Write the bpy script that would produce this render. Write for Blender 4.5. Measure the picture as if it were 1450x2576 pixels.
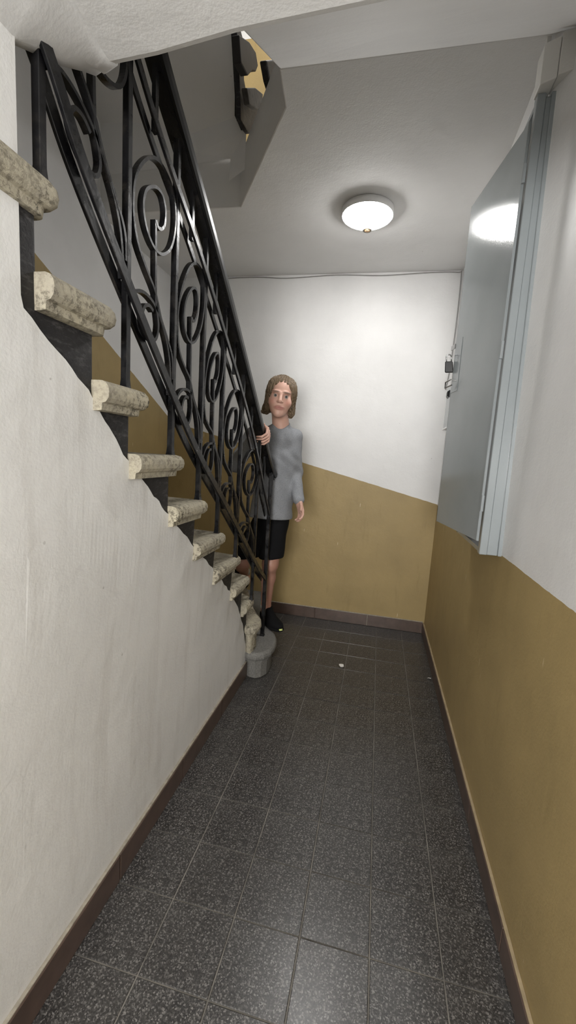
import bpy, bmesh, math, random
import numpy as np
from mathutils import Vector, Matrix, noise as mnoise
random.seed(7)
for o in list(bpy.data.objects): bpy.data.objects.remove(o)
SC = bpy.context.scene
COL = SC.collection

# ---------------------------------------------------------------- camera
CAMZ = 1.384
cam = bpy.data.cameras.new('camera'); camo = bpy.data.objects.new('camera', cam); COL.objects.link(camo)
rv = Vector((0.97494128, 0.21363359, 0.06204983)); uv = Vector((-0.08917113, 0.11974831, 0.98879161)); wv = Vector((-0.20380874, 0.96954682, -0.13579752))
M = Matrix.Identity(4)
for i in range(3):
    M[i][0] = rv[i]; M[i][1] = uv[i]; M[i][2] = -wv[i]
M.translation = (0, 0, CAMZ)
camo.matrix_world = M
cam.sensor_fit = 'HORIZONTAL'; cam.sensor_width = 36; cam.lens = 26.006; cam.clip_start = .02
SC.camera = camo

# ---------------------------------------------------------------- world, light, exposure
wd = bpy.data.worlds.new('world'); SC.world = wd; wd.use_nodes = True
wd.node_tree.nodes['Background'].inputs[0].default_value = (.8, .85, 1, 1)
wd.node_tree.nodes['Background'].inputs[1].default_value = .05
LAMP_STRENGTH = 39.0; BACK_Y = -2.2
def area(name, loc, size, power, col=(1, .97, .93), rot=(0, 0, 0)):
    l = bpy.data.lights.new(name, 'AREA'); l.shape = 'DISK'; l.size = size; l.energy = power; l.color = col
    o = bpy.data.objects.new(name, l); COL.objects.link(o); o.location = loc; o.rotation_euler = rot
    return o
area('upstairs_lamp_light', (-.6, 2.6, 5.2), .3, 18)          # lamp of the floor above
area('rear_fill_light', (-.11, BACK_Y+.05, 1.45), .95, 54, (1, .99, .97), (math.radians(90), 0, 0))   # unseen fill light added behind the photographer to brighten near walls and soffit
vs = SC.view_settings
vs.view_transform = 'Standard'; vs.look = 'None'; vs.gamma = 1; vs.use_curve_mapping = False; vs.exposure = 0.85

# ---------------------------------------------------------------- helpers
def tag(o, label=None, cat=None, group=None, kind=None):
    if label: o['label'] = label
    if cat: o['category'] = cat
    if group: o['group'] = group
    if kind: o['kind'] = kind
    return o
def empty(name, loc, label, cat, group=None):
    o = bpy.data.objects.new(name, None); COL.objects.link(o); o.location = loc; o.empty_display_size = .1
    return tag(o, label, cat, group)
def link(name, me, mat, parent=None, smooth=False):
    o = bpy.data.objects.new(name, me); COL.objects.link(o)
    if mat and not me.materials: me.materials.append(mat)
    if smooth: me.polygons.foreach_set('use_smooth', [True]*len(me.polygons))
    if parent:
        o.parent = parent
        p = parent; off = Vector((0, 0, 0))
        while p: off += p.location; p = p.parent
        o.location = -off            # geometry is written in world coordinates
    return o
class MB:
    def __init__(s): s.v = []; s.f = []
    def add(s, v, f):
        b = len(s.v); s.v += [tuple(map(float, q)) for q in v]; s.f += [tuple(b+i for i in q) for q in f]; return s
    def box(s, a, b):
        x0, y0, z0 = a; x1, y1, z1 = b
        return s.add([(x0,y0,z0),(x1,y0,z0),(x1,y1,z0),(x0,y1,z0),(x0,y0,z1),(x1,y0,z1),(x1,y1,z1),(x0,y1,z1)],
                     [(0,3,2,1),(4,5,6,7),(0,1,5,4),(1,2,6,5),(2,3,7,6),(3,0,4,7)])
    def loft(s, rings, cap=True):
        n = len(rings[0]); v = [q for r in rings for q in r]; f = []
        for k in range(len(rings)-1):
            for i in range(n):
                j = (i+1) % n; f.append((k*n+i, k*n+j, (k+1)*n+j, (k+1)*n+i))
        if cap: f.append(tuple(range(n-1, -1, -1))); f.append(tuple((len(rings)-1)*n+i for i in range(n)))
        return s.add(v, f)
    def prism(s, poly, ax, a, b):      # polygon in the plane across axis ax, from a to b
        def P(q, t):
            q = list(q); q.insert(ax, t); return q
        return s.loft([[P(q, a) for q in poly], [P(q, b) for q in poly]])
    def strap(s, path, w, d):          # flat bar swept along a path lying in an x = const plane
        P = [Vector(q) for q in path]; X = Vector((1, 0, 0)); rings = []
        for i, q in enumerate(P):
            t = (P[min(i+1, len(P)-1)] - P[max(i-1, 0)]).normalized(); n = t.cross(X).normalized()
            rings.append([q+n*w/2+X*d/2, q+n*w/2-X*d/2, q-n*w/2-X*d/2, q-n*w/2+X*d/2])
        return s.loft(rings)
    def tube(s, path, r, k=6):
        P = [Vector(q) for q in path]; rings = []; up = None
        for i, q in enumerate(P):
            t = (P[min(i+1, len(P)-1)] - P[max(i-1, 0)]).normalized()
            if up is None: up = t.orthogonal().normalized()
            up = (up - t*up.dot(t)).normalized(); sd = t.cross(up); rr = r[i] if hasattr(r, '__len__') else r
            rings.append([q+(up*math.cos(a)+sd*math.sin(a))*rr for a in [2*math.pi*j/k for j in range(k)]])
        return s.loft(rings)
    def lathe(s, prof, c, k=32):       # (r, z) profile around the vertical through c
        rings = [[(c[0]+r*math.cos(2*math.pi*j/k), c[1]+r*math.sin(2*math.pi*j/k), c[2]+z) for j in range(k)] for r, z in prof]
        return s.loft(rings)
    def mesh(s, name):
        me = bpy.data.meshes.new(name); me.from_pydata(s.v, [], s.f); 
        bm = bmesh.new(); bm.from_mesh(me); bmesh.ops.recalc_face_normals(bm, faces=bm.faces); bm.to_mesh(me); bm.free()
        return me
    def build(s, name, mat, parent=None, smooth=False, bevel=0, seg=2):
        o = link(name, s.mesh(name), mat, parent, smooth)
        if bevel:
            m = o.modifiers.new('bevel', 'BEVEL'); m.width = bevel; m.segments = seg; m.limit_method = 'ANGLE'; m.angle_limit = .6
        return o
def catmull(pts, n=6):
    P = [Vector(p) for p in pts]; out = []
    for i in range(len(P)-1):
        a, b, c, d = P[max(i-1, 0)], P[i], P[i+1], P[min(i+2, len(P)-1)]
        for k in range(n):
            t = k/n
            out.append(.5*((2*b)+(c-a)*t+(2*a-5*b+4*c-d)*t*t+(3*b-a-3*c+d)*t**3))
    out.append(P[-1]); return out
def interp(tab, y):
    xs = [a for a, b in tab]
    if y <= xs[0]: i = 0
    elif y >= xs[-1]: i = len(xs)-2
    else: i = max(k for k in range(len(xs)-1) if xs[k] <= y)
    (a, b), (c, d) = tab[i], tab[i+1]
    return b+(d-b)*(y-a)/(c-a)

# ---------------------------------------------------------------- materials
class NT:
    def __init__(s, name):
        s.m = bpy.data.materials.new(name); s.m.use_nodes = True; s.t = s.m.node_tree; s.b = s.t.nodes['Principled BSDF']
        s.co = s.n('ShaderNodeTexCoord').outputs['Object']
    def n(s, typ, **kw):
        x = s.t.nodes.new(typ)
        for k, v in kw.items(): setattr(x, k, v)
        return x
    def set(s, node, i, v):
        if hasattr(v, 'is_linked'): s.t.links.new(v, node.inputs[i])
        else: node.inputs[i].default_value = v
    def math(s, op, a, b=0.0, clamp=False):
        x = s.n('ShaderNodeMath', operation=op); x.use_clamp = clamp; s.set(x, 0, a); s.set(x, 1, b); return x.outputs[0]
    def noise(s, scale, detail=4, rough=.55, co=None, stretch=None):
        x = s.n('ShaderNodeTexNoise'); x.inputs['Scale'].default_value = scale; x.inputs['Detail'].default_value = detail; x.inputs['Roughness'].default_value = rough
        c = co or s.co
        if stretch:
            mp = s.n('ShaderNodeMapping'); mp.inputs['Scale'].default_value = stretch; s.t.links.new(c, mp.inputs[0]); c = mp.outputs[0]
        s.t.links.new(c, x.inputs['Vector']); return x.outputs['Fac']
    def voro(s, scale, out='Color', feature='F1', co=None):
        x = s.n('ShaderNodeTexVoronoi', feature=feature); x.inputs['Scale'].default_value = scale
        s.t.links.new(co or s.co, x.inputs['Vector']); return x.outputs[out]
    def ramp(s, v, stops):
        x = s.n('ShaderNodeValToRGB'); e = x.color_ramp.elements
        while len(e) < len(stops): e.new(.5)
        for q, (p, c) in zip(e, stops):
            q.position = p; q.color = (c, c, c, 1) if not hasattr(c, '__len__') else (*c, 1)
        s.t.links.new(v, x.inputs[0]); return x.outputs[0]
    def mix(s, f, a, b, mode='MIX'):
        x = s.n('ShaderNodeMix', data_type='RGBA', blend_type=mode)
        s.set(x, 0, f); 
        for i, v in ((6, a), (7, b)):
            if hasattr(v, '__len__') and not hasattr(v, 'is_linked'): v = (*v[:3], 1)
            s.set(x, i, v)
        return x.outputs[2]
    def bump(s, h, strength=.3, dist=.002):
        x = s.n('ShaderNodeBump'); x.inputs['Strength'].default_value = strength; x.inputs['Distance'].default_value = dist
        s.t.links.new(h, x.inputs['Height']); s.t.links.new(x.outputs[0], s.b.inputs['Normal'])
    def out(s, col, rough=.6, metal=0, spec=None):
        if hasattr(col, '__len__') and not hasattr(col, 'is_linked'): col = (*col[:3], 1)
        s.set(s.b, 'Base Color', col); s.set(s.b, 'Roughness', rough); s.set(s.b, 'Metallic', metal)
        if spec is not None: s.b.inputs['Specular IOR Level'].default_value = spec
        return s.m
    def sep(s):
        x = s.n('ShaderNodeSeparateXYZ'); s.t.links.new(s.co, x.inputs[0]); return x.outputs
WHITE = (.76, .757, .75); TAN = (.385, .285, .128)
def plaster(name, col=WHITE, dado=None, dirt=.12, floor_dirt=False, rough=.62, upper=None):
    s = NT(name)
    white = s.mix(s.ramp(s.noise(2.2, 5), [(.35, 0.0), (.75, 1.0)]), col, tuple(c*(1-dirt) for c in col))
    scuff = s.ramp(s.noise(9, 6, .7), [(.70, 0.0), (.74, 1.0)])
    white = s.mix(s.math('MULTIPLY', scuff, .10), white, (.3, .28, .26))
    # small dark nicks
    nick = s.ramp(s.voro(7, 'Distance'), [(.022, 1.0), (.03, 0.0)])
    white = s.mix(s.math('MULTIPLY', nick, s.math('MULTIPLY', s.noise(3, 2), .7)), white, (.16, .14, .12))
    c = white
    X, Y, Z = s.sep()
    if floor_dirt:      # grey scuff marks running down towards the skirting
        g = s.math('MULTIPLY', s.ramp(s.noise(3, 6, .65, stretch=(1, 5, .5)), [(.52, 0.0), (.72, 1.0)]), .3)
        c = s.mix(g, c, (.42, .39, .35))
        g2 = s.ramp(s.noise(6, 5, .7, stretch=(1, 7, 1.2)), [(.69, 0.0), (.74, .6)])
        c = s.mix(g2, c, (.16, .15, .14))
    if dado:
        ax, a, b = dado     # tan paint below z = a + b * coordinate
        line = s.math('ADD', s.math('MULTIPLY', (X, Y)[ax], b), a)
        wob = s.math('MULTIPLY', s.math('SUBTRACT', s.noise(20, 3), .5), .006)
        low = s.math('LESS_THAN', Z, s.math('ADD', line, wob))
        if upper:
            up = s.math('MULTIPLY', s.math('GREATER_THAN', Z, upper[0]), s.math('LESS_THAN', Z, upper[1]))
            low = s.math('MAXIMUM', low, up)
        t = s.mix(s.ramp(s.noise(3.0, 6, .6), [(.3, 0.0), (.75, 1.0)]), TAN, tuple(q*.80 for q in TAN))
        t = s.mix(s.math('MULTIPLY', s.ramp(s.noise(5, 5, .7, stretch=(3, 3, .6)), [(.58, 0.0), (.75, 1.0)]), .3), t, (.17, .12, .045))
        sc = s.n('ShaderNodeMapping'); sc.inputs['Rotation'].default_value = (.45, .3, 0); sc.inputs['Scale'].default_value = (22, 22, 2.5)
        s.t.links.new(s.co, sc.inputs[0])
        chip = s.ramp(s.voro(1.0, 'Distance', co=sc.outputs[0]), [(.035, 1.0), (.05, 0.0)])
        t = s.mix(s.math('MULTIPLY', chip, s.math('GREATER_THAN', s.noise(2.3, 2), .47)), t, (.62, .52, .36))
        c = s.mix(low, white if not floor_dirt else c, t)
    h = s.math('ADD', s.math('MULTIPLY', s.noise(14, 5), 1.0), s.math('MULTIPLY', s.noise(140, 3), .25))
    s.bump(h, .35, .006)
    return s.out(c, rough, spec=.35)
m_white = plaster('white_plaster')
m_wall_left = plaster('white_stair_wall', (.77, .765, .75), floor_dirt=True)
m_right = plaster('right_wall_paint', dado=(0, 1.063, 0.0), rough=.5)
m_far = plaster('far_wall_paint', dado=(0, 1.07+.47*.2351, -.2351), rough=.5, upper=(3.1, 4.5))
m_stairwall = plaster('stair_wall_paint', dado=(1, 1.61+3.5*.48, -.48), rough=.5)
m_ceil = plaster('ceiling_plaster', (.77, .765, .755), dirt=.08, rough=.75)
def simple(name, col, rough=.5, metal=0, var=.15, scale=30, bump=0, spec=None):
    s = NT(name); c = s.mix(s.ramp(s.noise(scale, 4), [(.3, 0.0), (.7, 1.0)]), col, tuple(q*(1-var) for q in col))
    if bump: s.bump(s.noise(scale*3, 4), bump, .002)
    return s.out(c, rough, metal, spec)
def m_terrazzo():
    s = NT('dark_terrazzo')
    v = s.n('ShaderNodeSeparateColor'); s.t.links.new(s.voro(290, 'Color'), v.inputs[0])
    d = s.n('ShaderNodeObjectInfo').outputs['Random']
    chip = s.ramp(v.outputs[0], [(0, (.012, .011, .011)), (.35, (.030, .028, .027)), (.62, (.050, .047, .044)), (.80, (.10, .095, .09)), (1, (.21, .20, .19))])
    fine = s.ramp(s.noise(420, 3), [(.35, .65), (.65, 1.25)])
    c = s.mix(1.0, chip, fine, 'MULTIPLY')
    c = s.mix(s.math('MULTIPLY', d, .18), c, (.05, .047, .044))
    dust = s.ramp(s.noise(5, 6, .65), [(.45, 0.0), (.8, .2)])
    c = s.mix(dust, c, (.12, .115, .105))
    s.bump(s.noise(300, 2), .08, .001)
    return s.out(c, s.ramp(s.noise(8, 4), [(.3, .27), (.7, .33)]), spec=.5)
m_tile = m_terrazzo()
m_grout = simple('pale_grout', (.23, .215, .19), .8, var=.6, scale=9)
m_skirt = simple('brown_skirting_tile', (.105, .070, .055), .38, var=.35, scale=16)
m_skirtgrout = simple('skirting_mortar', (.40, .36, .29), .8, var=.4, scale=40, bump=.3)
m_tanledge = simple('tan_ledge_plaster', (.42, .33, .20), .7, var=.3, scale=25, bump=.3)
def m_stone_():
    s = NT('worn_sandstone')
    c = s.mix(s.ramp(s.noise(9, 6, .65), [(.3, 0.0), (.7, 1.0)]), (.52, .47, .35), (.34, .31, .25))
    pit = s.ramp(s.noise(60, 7, .8), [(.48, 0.0), (.57, 1.0)])
    patch = s.ramp(s.noise(6, 3), [(.40, 0.0), (.62, 1.0)])
    c = s.mix(s.math('MULTIPLY', pit, s.math('ADD', s.math('MULTIPLY', patch, .7), .3)), c, (.09, .08, .06))
    blk = s.ramp(s.noise(17, 5, .7), [(.66, 0.0), (.70, .85)])
    c = s.mix(blk, c, (.03, .028, .026))
    s.bump(s.math('ADD', s.noise(90, 6, .75), s.math('MULTIPLY', s.noise(16, 4), 1.5)), .7, .005)
    return s.out(c, .75, spec=.3)
m_stone = m_stone_()
def m_blackpaint_():
    s = NT('black_step_paint')
    c = s.mix(s.ramp(s.noise(30, 7, .75, stretch=(1, 1, 3)), [(.52, 0.0), (.75, 1.0)]), (.012, .011, .012), (.10, .095, .095))
    c = s.mix(s.ramp(s.noise(140, 5, .8), [(.66, 0.0), (.72, .8)]), c, (.25, .24, .23))
    s.bump(s.noise(45, 6, .7), .6, .005)
    return s.out(c, .6)
m_black = m_blackpaint_()
m_blackbrown = simple('dark_brown_paint', (.014, .011, .010), .6, var=.4, scale=25)
m_darkstone = simple('grimy_stone', (.075, .07, .065), .8, var=.5, scale=40)
m_firststone = simple('grey_granite', (.20, .195, .18), .7, var=.45, scale=120, bump=.3)
def m_iron_():
    s = NT('black_painted_iron')
    c = s.mix(s.ramp(s.noise(11, 6, .7), [(.52, 0.0), (.78, .6)]), (.005, .005, .006), (.06, .052, .044))
    c = s.mix(s.ramp(s.noise(120, 5, .8), [(.64, 0.0), (.72, .6)]), c, (.16, .14, .12))
    s.bump(s.noise(60, 4), .25, .003)
    return s.out(c, s.ramp(s.noise(20, 4), [(.35, .22), (.7, .5)]), spec=.4)
m_iron = m_iron_()
m_rail = simple('black_handrail_paint', (.006, .006, .006), .35, var=.3)
def m_cab_():
    s = NT('grey_gloss_enamel')
    c = s.mix(s.ramp(s.noise(4, 4), [(.3, 0.0), (.7, 1.0)]), (.29, .315, .325), (.26, .285, .295))
    s.bump(s.math('ADD', s.noise(180, 3), s.math('MULTIPLY', s.noise(22, 3), .6)), .12, .0015)
    return s.out(c, .13, spec=.5)
m_cab = m_cab_()
m_cabdark = simple('cabinet_interior_grey', (.10, .105, .11), .5)
m_steel = simple('galvanised_steel', (.45, .45, .45), .3, 1.0)
m_batten = plaster('white_painted_timber', (.68, .67, .64), rough=.5)
m_lampwhite = simple('lamp_white_plastic', (.82, .82, .82), .4, var=.03)
def emit(name, col, st):
    s = NT(name); s.b.inputs['Emission Color'].default_value = (*col, 1); s.b.inputs['Emission Strength'].default_value = st
    return s.out(col, .4)
m_glow = emit('lit_opal_diffuser', (1, .985, .96), LAMP_STRENGTH)
m_sensor = simple('cream_sensor_lens', (.75, .50, .28), .4, var=.05)
m_ring = simple('grey_sensor_ring', (.35, .33, .30), .5, var=.05)
m_cable = simple('grey_cable', (.32, .31, .30), .5)
m_paper = simple('white_paper', (.7, .68, .64), .8, var=.2)
m_blackplastic = simple('black_padlock_body', (.008, .008, .009), .4)

# ================================================================ SETTING
WX = -.705; RX = .475; FY = 3.445; AX = -1.845; BY = -2.2; TOP = 5.4
# ---- floor with single terrazzo tiles
fl = tag(MB().box((AX-.1, BY-.1, -.12), (RX+.2, FY+.1, -.0025)).build('floor', m_grout), kind='structure')
tm = {}
def tile_mesh(w, d):
    k = (round(w, 3), round(d, 3))
    if k not in tm:
        b = .0016
        m = MB().loft([[(0,0,-.004),(w,0,-.004),(w,d,-.004),(0,d,-.004)],[(0,0,-.0012),(w,0,-.0012),(w,d,-.0012),(0,d,-.0012)],[(b,b,0),(w-b,b,0),(w-b,d-b,0),(b,d-b,0)]])
        me = m.mesh('floor_tile'); me.materials.append(m_tile); tm[k] = me
    return tm[k]
gx = [RX, .2965, .0965, -.1035, -.3035, -.5035, -.7035, -.9035, -1.1035]
G = .0038
jr = random.Random(3)
for i in range(len(gx)-1):
    x1, x0 = gx[i], gx[i+1]
    for k in range(-9, 13):
        y0 = 1.034+.2*k; y1 = y0+.2
        if x0 < -.71 and y0 < 2.2: continue
        y1 = min(y1, FY)
        if y1-y0 < .02: continue
        o = link('floor_tile', tile_mesh(x1-x0-G, y1-y0-G), None, fl)
        o.location = Vector((x0+G/2, y0+G/2, jr.uniform(-.0007, .0004)))
        o.rotation_euler = (jr.uniform(-.0015, .0015), jr.uniform(-.0015, .0015), 0)

# ---- left wall under the stair: ragged upper plaster edge
edge = [(.72, 1.66), (.726, 1.639), (.765, 1.606), (.837, 1.563), (.915, 1.506), (.976, 1.441), (1.055, 1.36), (1.17, 1.27), (1.312, 1.159), (1.51, 1.014), (1.801, .814), (2.01, .649), (2.157, .509), (2.264, .36), (2.331, .217), (2.351, .09), (2.352, .0)]
def wl(z): return -.705+.033*min(1, max(0, (z-.55)/.55))      # the wall face leans out slightly under the flight
ed = []
for y, z in edge:
    x = -.69
    for _ in range(8): zz = CAMZ+(z-CAMZ)*x/-.705; x = wl(zz)
    ed.append((y*x/-.705, zz))
YT = ed[0][0]
cols = [(BY, TOP), (-.5, TOP), (.3, TOP), (.6, TOP), (YT, TOP)]
for (a, b), (c, d) in zip(ed, ed[1:]):
    n = max(1, int(math.hypot(c-a, d-b)/.02))
    for k in range(n):
        t = k/n; y = a+(c-a)*t; z = b+(d-b)*t
        cols.append((y, z+.010*mnoise.noise((y*21, z*21, 1.3)) if z > .1 else z))
cols.append(ed[-1])
LV = [0, .1, .25, .4, .55, .7, .85, 1.0]
mb = MB(); fr = []; NL = len(LV)
zt0 = ed[0][1]
for y, z in cols:
    zz = min(z, zt0); lv = [zz*q for q in LV]
    if z >= TOP: lv += [1.9, 2.1, 2.4, TOP]
    fr.append([(wl(q)-(.002*abs(mnoise.noise((y*9, q*9, 4))) if 0 < k == NL-1 and z < TOP else 0), y, q) for k, q in enumerate(lv)])
for side in (0, 1):
    ix_ = []; v = []
    for c in fr:
        ix_.append(list(range(len(v), len(v)+len(c)))); v += [p if side == 0 else (-.80, p[1], p[2]) for p in c]
    f = []
    for i in range(len(fr)-1):
        n = min(len(ix_[i]), len(ix_[i+1]))
        for j in range(n-1): f.append((ix_[i][j], ix_[i+1][j], ix_[i+1][j+1], ix_[i][j+1]))
    if side == 0: v0, f0, ix0 = v, f, ix_
    else:
        b = len(v0); v0 += v; f0 += [tuple(b+q for q in reversed(g)) for g in f]
for i in range(len(fr)-1):       # top edge and ends
    n = min(len(ix0[i]), len(ix0[i+1]))-1
    f0.append((ix0[i][n], ix0[i+1][n], b+ix0[i+1][n], b+ix0[i][n]))
i = 4
for j in range(NL-1, len(ix0[i])-1): f0.append((ix0[i][j], ix0[i][j+1], b+ix0[i][j+1], b+ix0[i][j]))
i = len(fr)-1
for j in range(len(ix0[i])-1): f0.append((ix0[i][j], ix0[i][j+1], b+ix0[i][j+1], b+ix0[i][j]))
mb.add(v0, f0)
tag(mb.build('wall_left', m_wall_left), kind='structure')
# ---- right wall, leaning in slightly towards the top near the camera
mb = MB(); ys = [BY, -1, 0, .6, 1.0, 1.3, 1.5, 1.56, 1.58, 1.60, 1.62, 1.64, 1.66, 1.68, 1.72, 1.9, 2.2, 2.5, 2.8, 3.1, 3.3, FY, FY+.1]; zs = [0, .5, 1.06, 1.4, 1.75, 2.1, 2.45, 2.8, 3.1, TOP]
def rx(y, z):
    k = min(1, max(0, (z-1.06)/1.74)); e = min(1, max(0, (y-1.56)/.12))
    return RX-k*(.038*min(1, max(0, (FY-y)/1.75))*e-.022*(1-e))
v = [(rx(y, z), y, z) for y in ys for z in zs]; nz = len(zs)
f = [(i*nz+j, (i+1)*nz+j, (i+1)*nz+j+1, i*nz+j+1) for i in range(len(ys)-1) for j in range(nz-1)]
nb = len(v); v += [(RX+.15, y, z) for y in ys for z in zs]; f += [tuple(nb+q for q in reversed(g)) for g in f]
mb.add(v, f)
tag(mb.build('wall_right', m_right, smooth=True), kind='structure')
tag(MB().box((AX-.15, FY, 0), (RX+.15, FY+.15, TOP)).build('wall_far', m_far), kind='structure')
tag(MB().box((AX-.15, BY, 0), (AX, FY, TOP)).build('wall_stair', m_stairwall), kind='structure')
tag(MB().box((AX-.15, BY-.15, 0), (RX+.15, BY, TOP)).build('wall_back', m_white), kind='structure')
# ---- corridor ceiling (floor slab of the storey above) with the cut-out of the stairwell
CZ = 2.8
plan = [(RX+.15, 1.69), (RX+.15, FY+.05), (AX-.05, FY+.05), (AX-.05, 2.50), (-.927, 2.513), (-.51, 1.862), (-.495, 1.69)]
ceil = tag(MB().prism(plan, 2, CZ, 3.1).build('ceiling', m_ceil, bevel=.006), kind='structure')
tag(MB().box((AX-.15, BY-.15, TOP), (RX+.15, FY+.15, TOP+.1)).build('ceiling_upper', m_white), kind='structure')
# ---- landing slab over the photographer and the flight that rises from it
LZ = 2.15
lp = [(RX+.1, -.6), (RX+.1, .80), (-.33, .846), (-.5, .866), (-.648, .874), (-.725, .838), (-.79, .785), (-.80, .70), (-.80, -.6)]
land = tag(MB().prism(lp, 2, LZ, LZ+.22).build('ceiling_landing', m_ceil, bevel=.022, seg=3), kind='structure')
hO = [(-.640, .878, 2.160), (-.652, .872, 2.148), (-.672, .82, 2.122), (-.681, .776, 2.098), (-.682, .735, 2.078), (-.682, .68, 2.052), (-.69, .3, 2.04), (-.69, -.6, 2.04)]
hI = [(-.60, .868, 2.156), (-.60, .862, 2.152), (-.60, .82, 2.152), (-.595, .776, 2.152), (-.59, .735, 2.152), (-.585, .68, 2.152), (-.58, .3, 2.152), (-.58, -.6, 2.152)]
def lin(P, n): return [tuple(Vector(a).lerp(Vector(b), k/n)) for a, b in zip(P, P[1:]) for k in range(n)]+[P[-1]]
def jit(q, a): n_ = mnoise.noise((q[0]*11, q[1]*11, q[2]*11)); return (q[0]+a*n_, q[1], q[2]+a*n_)
hO = [jit(v, .008) for v in lin(hO, 2)]; hI = lin(hI, 2)
hM = [tuple(.5*(Vector(a)+Vector(b))+Vector((-.004, 0, -.006))) for a, b in zip(hO, hI)]
MB().loft([[(o[0]-.004, o[1], o[2]+.012), o, (o[0]+.012, o[1], o[2]+.008), m, (i[0]-.012, i[1], i[2]-.004), i, (i[0]+.004, i[1], i[2]+.02), (i[0], i[1], 2.30), (o[0]-.01, o[1], 2.30)] for o, m, i in zip(hO, hM, hI)]).build('plaster_haunch', m_white, land, smooth=True)
mb = MB(); a = [(-.328, .822, LZ+.003), (RX+.1, .776, LZ+.003), (RX+.1, 1.695, CZ), (-.495, 1.69, CZ)]
mb.loft([a, [(x, y, z+.28) for x, y, z in a]])
tag(mb.build('ceiling_flight', m_ceil, bevel=.008), kind='structure')
tag(MB().box((-.71, BY, CZ), (RX+.1, -.6, CZ+.2)).build('ceiling_entrance', m_ceil), kind='structure')
# ---- underside of the upper flight seen through the stairwell opening
V = {'a': (AX, 2.50, 3.31), 'b': (-1.596, 2.50, 3.293), 'c': (-1.222, 2.50, 3.205), 'd': (-1.201, 2.50, 3.10), 'e': (-.995, 2.50, 3.05),
     'f': (-.89, 2.455, 3.16), 'g': (-.93, 2.45, 3.235), 'h': (-.91, 2.39, 3.285), 'i': (-.865, 2.18, 3.44), 'j': (-.72, 1.45, 3.98), 'k': (AX, 1.45, 3.98), 'l': (AX, 2.5, 3.02), 'm': (-.75, .9, 4.4), 'n': (AX, .9, 4.4)}
K = list(V); ix = {k: i for i, k in enumerate(K)}
V['o'] = (-.995, 2.494, 2.93); V['p'] = (-.884, 2.452, 2.96); K += ['o', 'p']; ix = {k: i for i, k in enumerate(K)}
faces = ['abchijk', 'cdgh', 'dfg', 'def', 'abcdel', 'kjmn', 'efpo']
mb = MB(); nv = len(K); vv = [V[k] for k in K]
mb.add(vv, [tuple(ix[q] for q in s) for s in faces])
for s in ('hi', 'ij', 'jm', 'gh', 'fg'):     # outer edge of the soffit slab
    p, q = V[s[0]], V[s[1]]; sb = MB() if s == 'hi' else sb; up_ = lambda r: (r[0]-.01, r[1], r[2]+.16)
    sb.loft([[p, q, up_(q), up_(p)], [(r[0]-.03, r[1], r[2]) for r in (p, q, up_(q), up_(p))]])
uf = empty('upper_flight', (-1.3, 2.3, 3.1), 'white faceted underside of the upper stair flight with black painted string edge', 'stair flight')
mb.build('soffit', plaster('soffit_plaster', (.84, .835, .83), dirt=.05), uf); sb.build('string_edge', m_black, uf)
# black painted step ends of that flight
for yz, xa, xb, m_, nm in (([(2.15, 3.46), (2.272, 3.44), (2.31, 3.29), (2.395, 3.236), (2.58, 3.36), (2.52, 3.232), (2.43, 3.12), (2.38, 3.105), (2.285, 3.085), (2.25, 3.22), (2.20, 3.36)], -.86, -.885, m_black, 'string_board'),
    ([(2.06, 3.27), (2.20, 3.36), (2.30, 3.40), (2.345, 3.375), (2.315, 3.325), (2.26, 3.285), (2.20, 3.215), (2.10, 3.19)], -.80, -.84, m_blackbrown, 'step_end'),
    ([(2.19, 3.155), (2.32, 3.255), (2.45, 3.325), (2.44, 3.24), (2.36, 3.185), (2.24, 3.118)], -.80, -.83, m_darkstone, 'step_end')):
    MB().prism(yz, 0, xa, xb).build(nm, m_, uf, bevel=.004)
sp = empty('upper_newel_block', (-.66, 2.12, 3.1), 'small black painted block at the rim of the stairwell opening', 'newel block')
MB().prism([(2.035, 3.13), (2.20, 3.27), (2.26, 3.22), (2.26, 3.10), (2.105, 3.10)], 0, -.655, -.69).build('block', m_black, sp, bevel=.006)

# ---- skirtings made of single brown tiles
def skirting(name, axis, fixed, a0, a1, face, joints, h=.095, t=.014, ledge=None):
    mb = MB(); lo, hi = sorted((fixed, fixed+face*t*.72))
    if axis == 'y': mb.box((lo, a0, 0), (hi, a1, h+.004))
    else: mb.box((a0, lo, 0), (a1, hi, h+.004))
    base = tag(mb.build(name, m_skirtgrout if ledge is None else ledge, bevel=.002), kind='structure')
    cuts = sorted([a0, a1]+[j for j in joints if a0 < j < a1])
    for p, q in zip(cuts, cuts[1:]):
        p += .0022; q -= .0022; lo, hi = sorted((fixed+face*t*.4, fixed+face*t)); mb = MB()
        if axis == 'y': mb.box((lo, p, .002), (hi, q, h))
        else: mb.box((p, lo, .002), (q, hi, h))
        mb.build('skirting_tile', m_skirt, base, bevel=.0015, seg=1)
skirting('baseboard_left', 'y', WX, BY, 2.345, 1, [1.037+.44*k for k in range(-8, 4)])
skirting('baseboard_right', 'y', RX, BY, FY, -1, [1.14+.44*k for k in range(-8, 6)], h=.085, ledge=m_tanledge)
skirting('baseboard_far', 'x', FY, -.98, RX-.012, -1, [.015+.445*k for k in range(-5, 1)]+[-.43])

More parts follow.
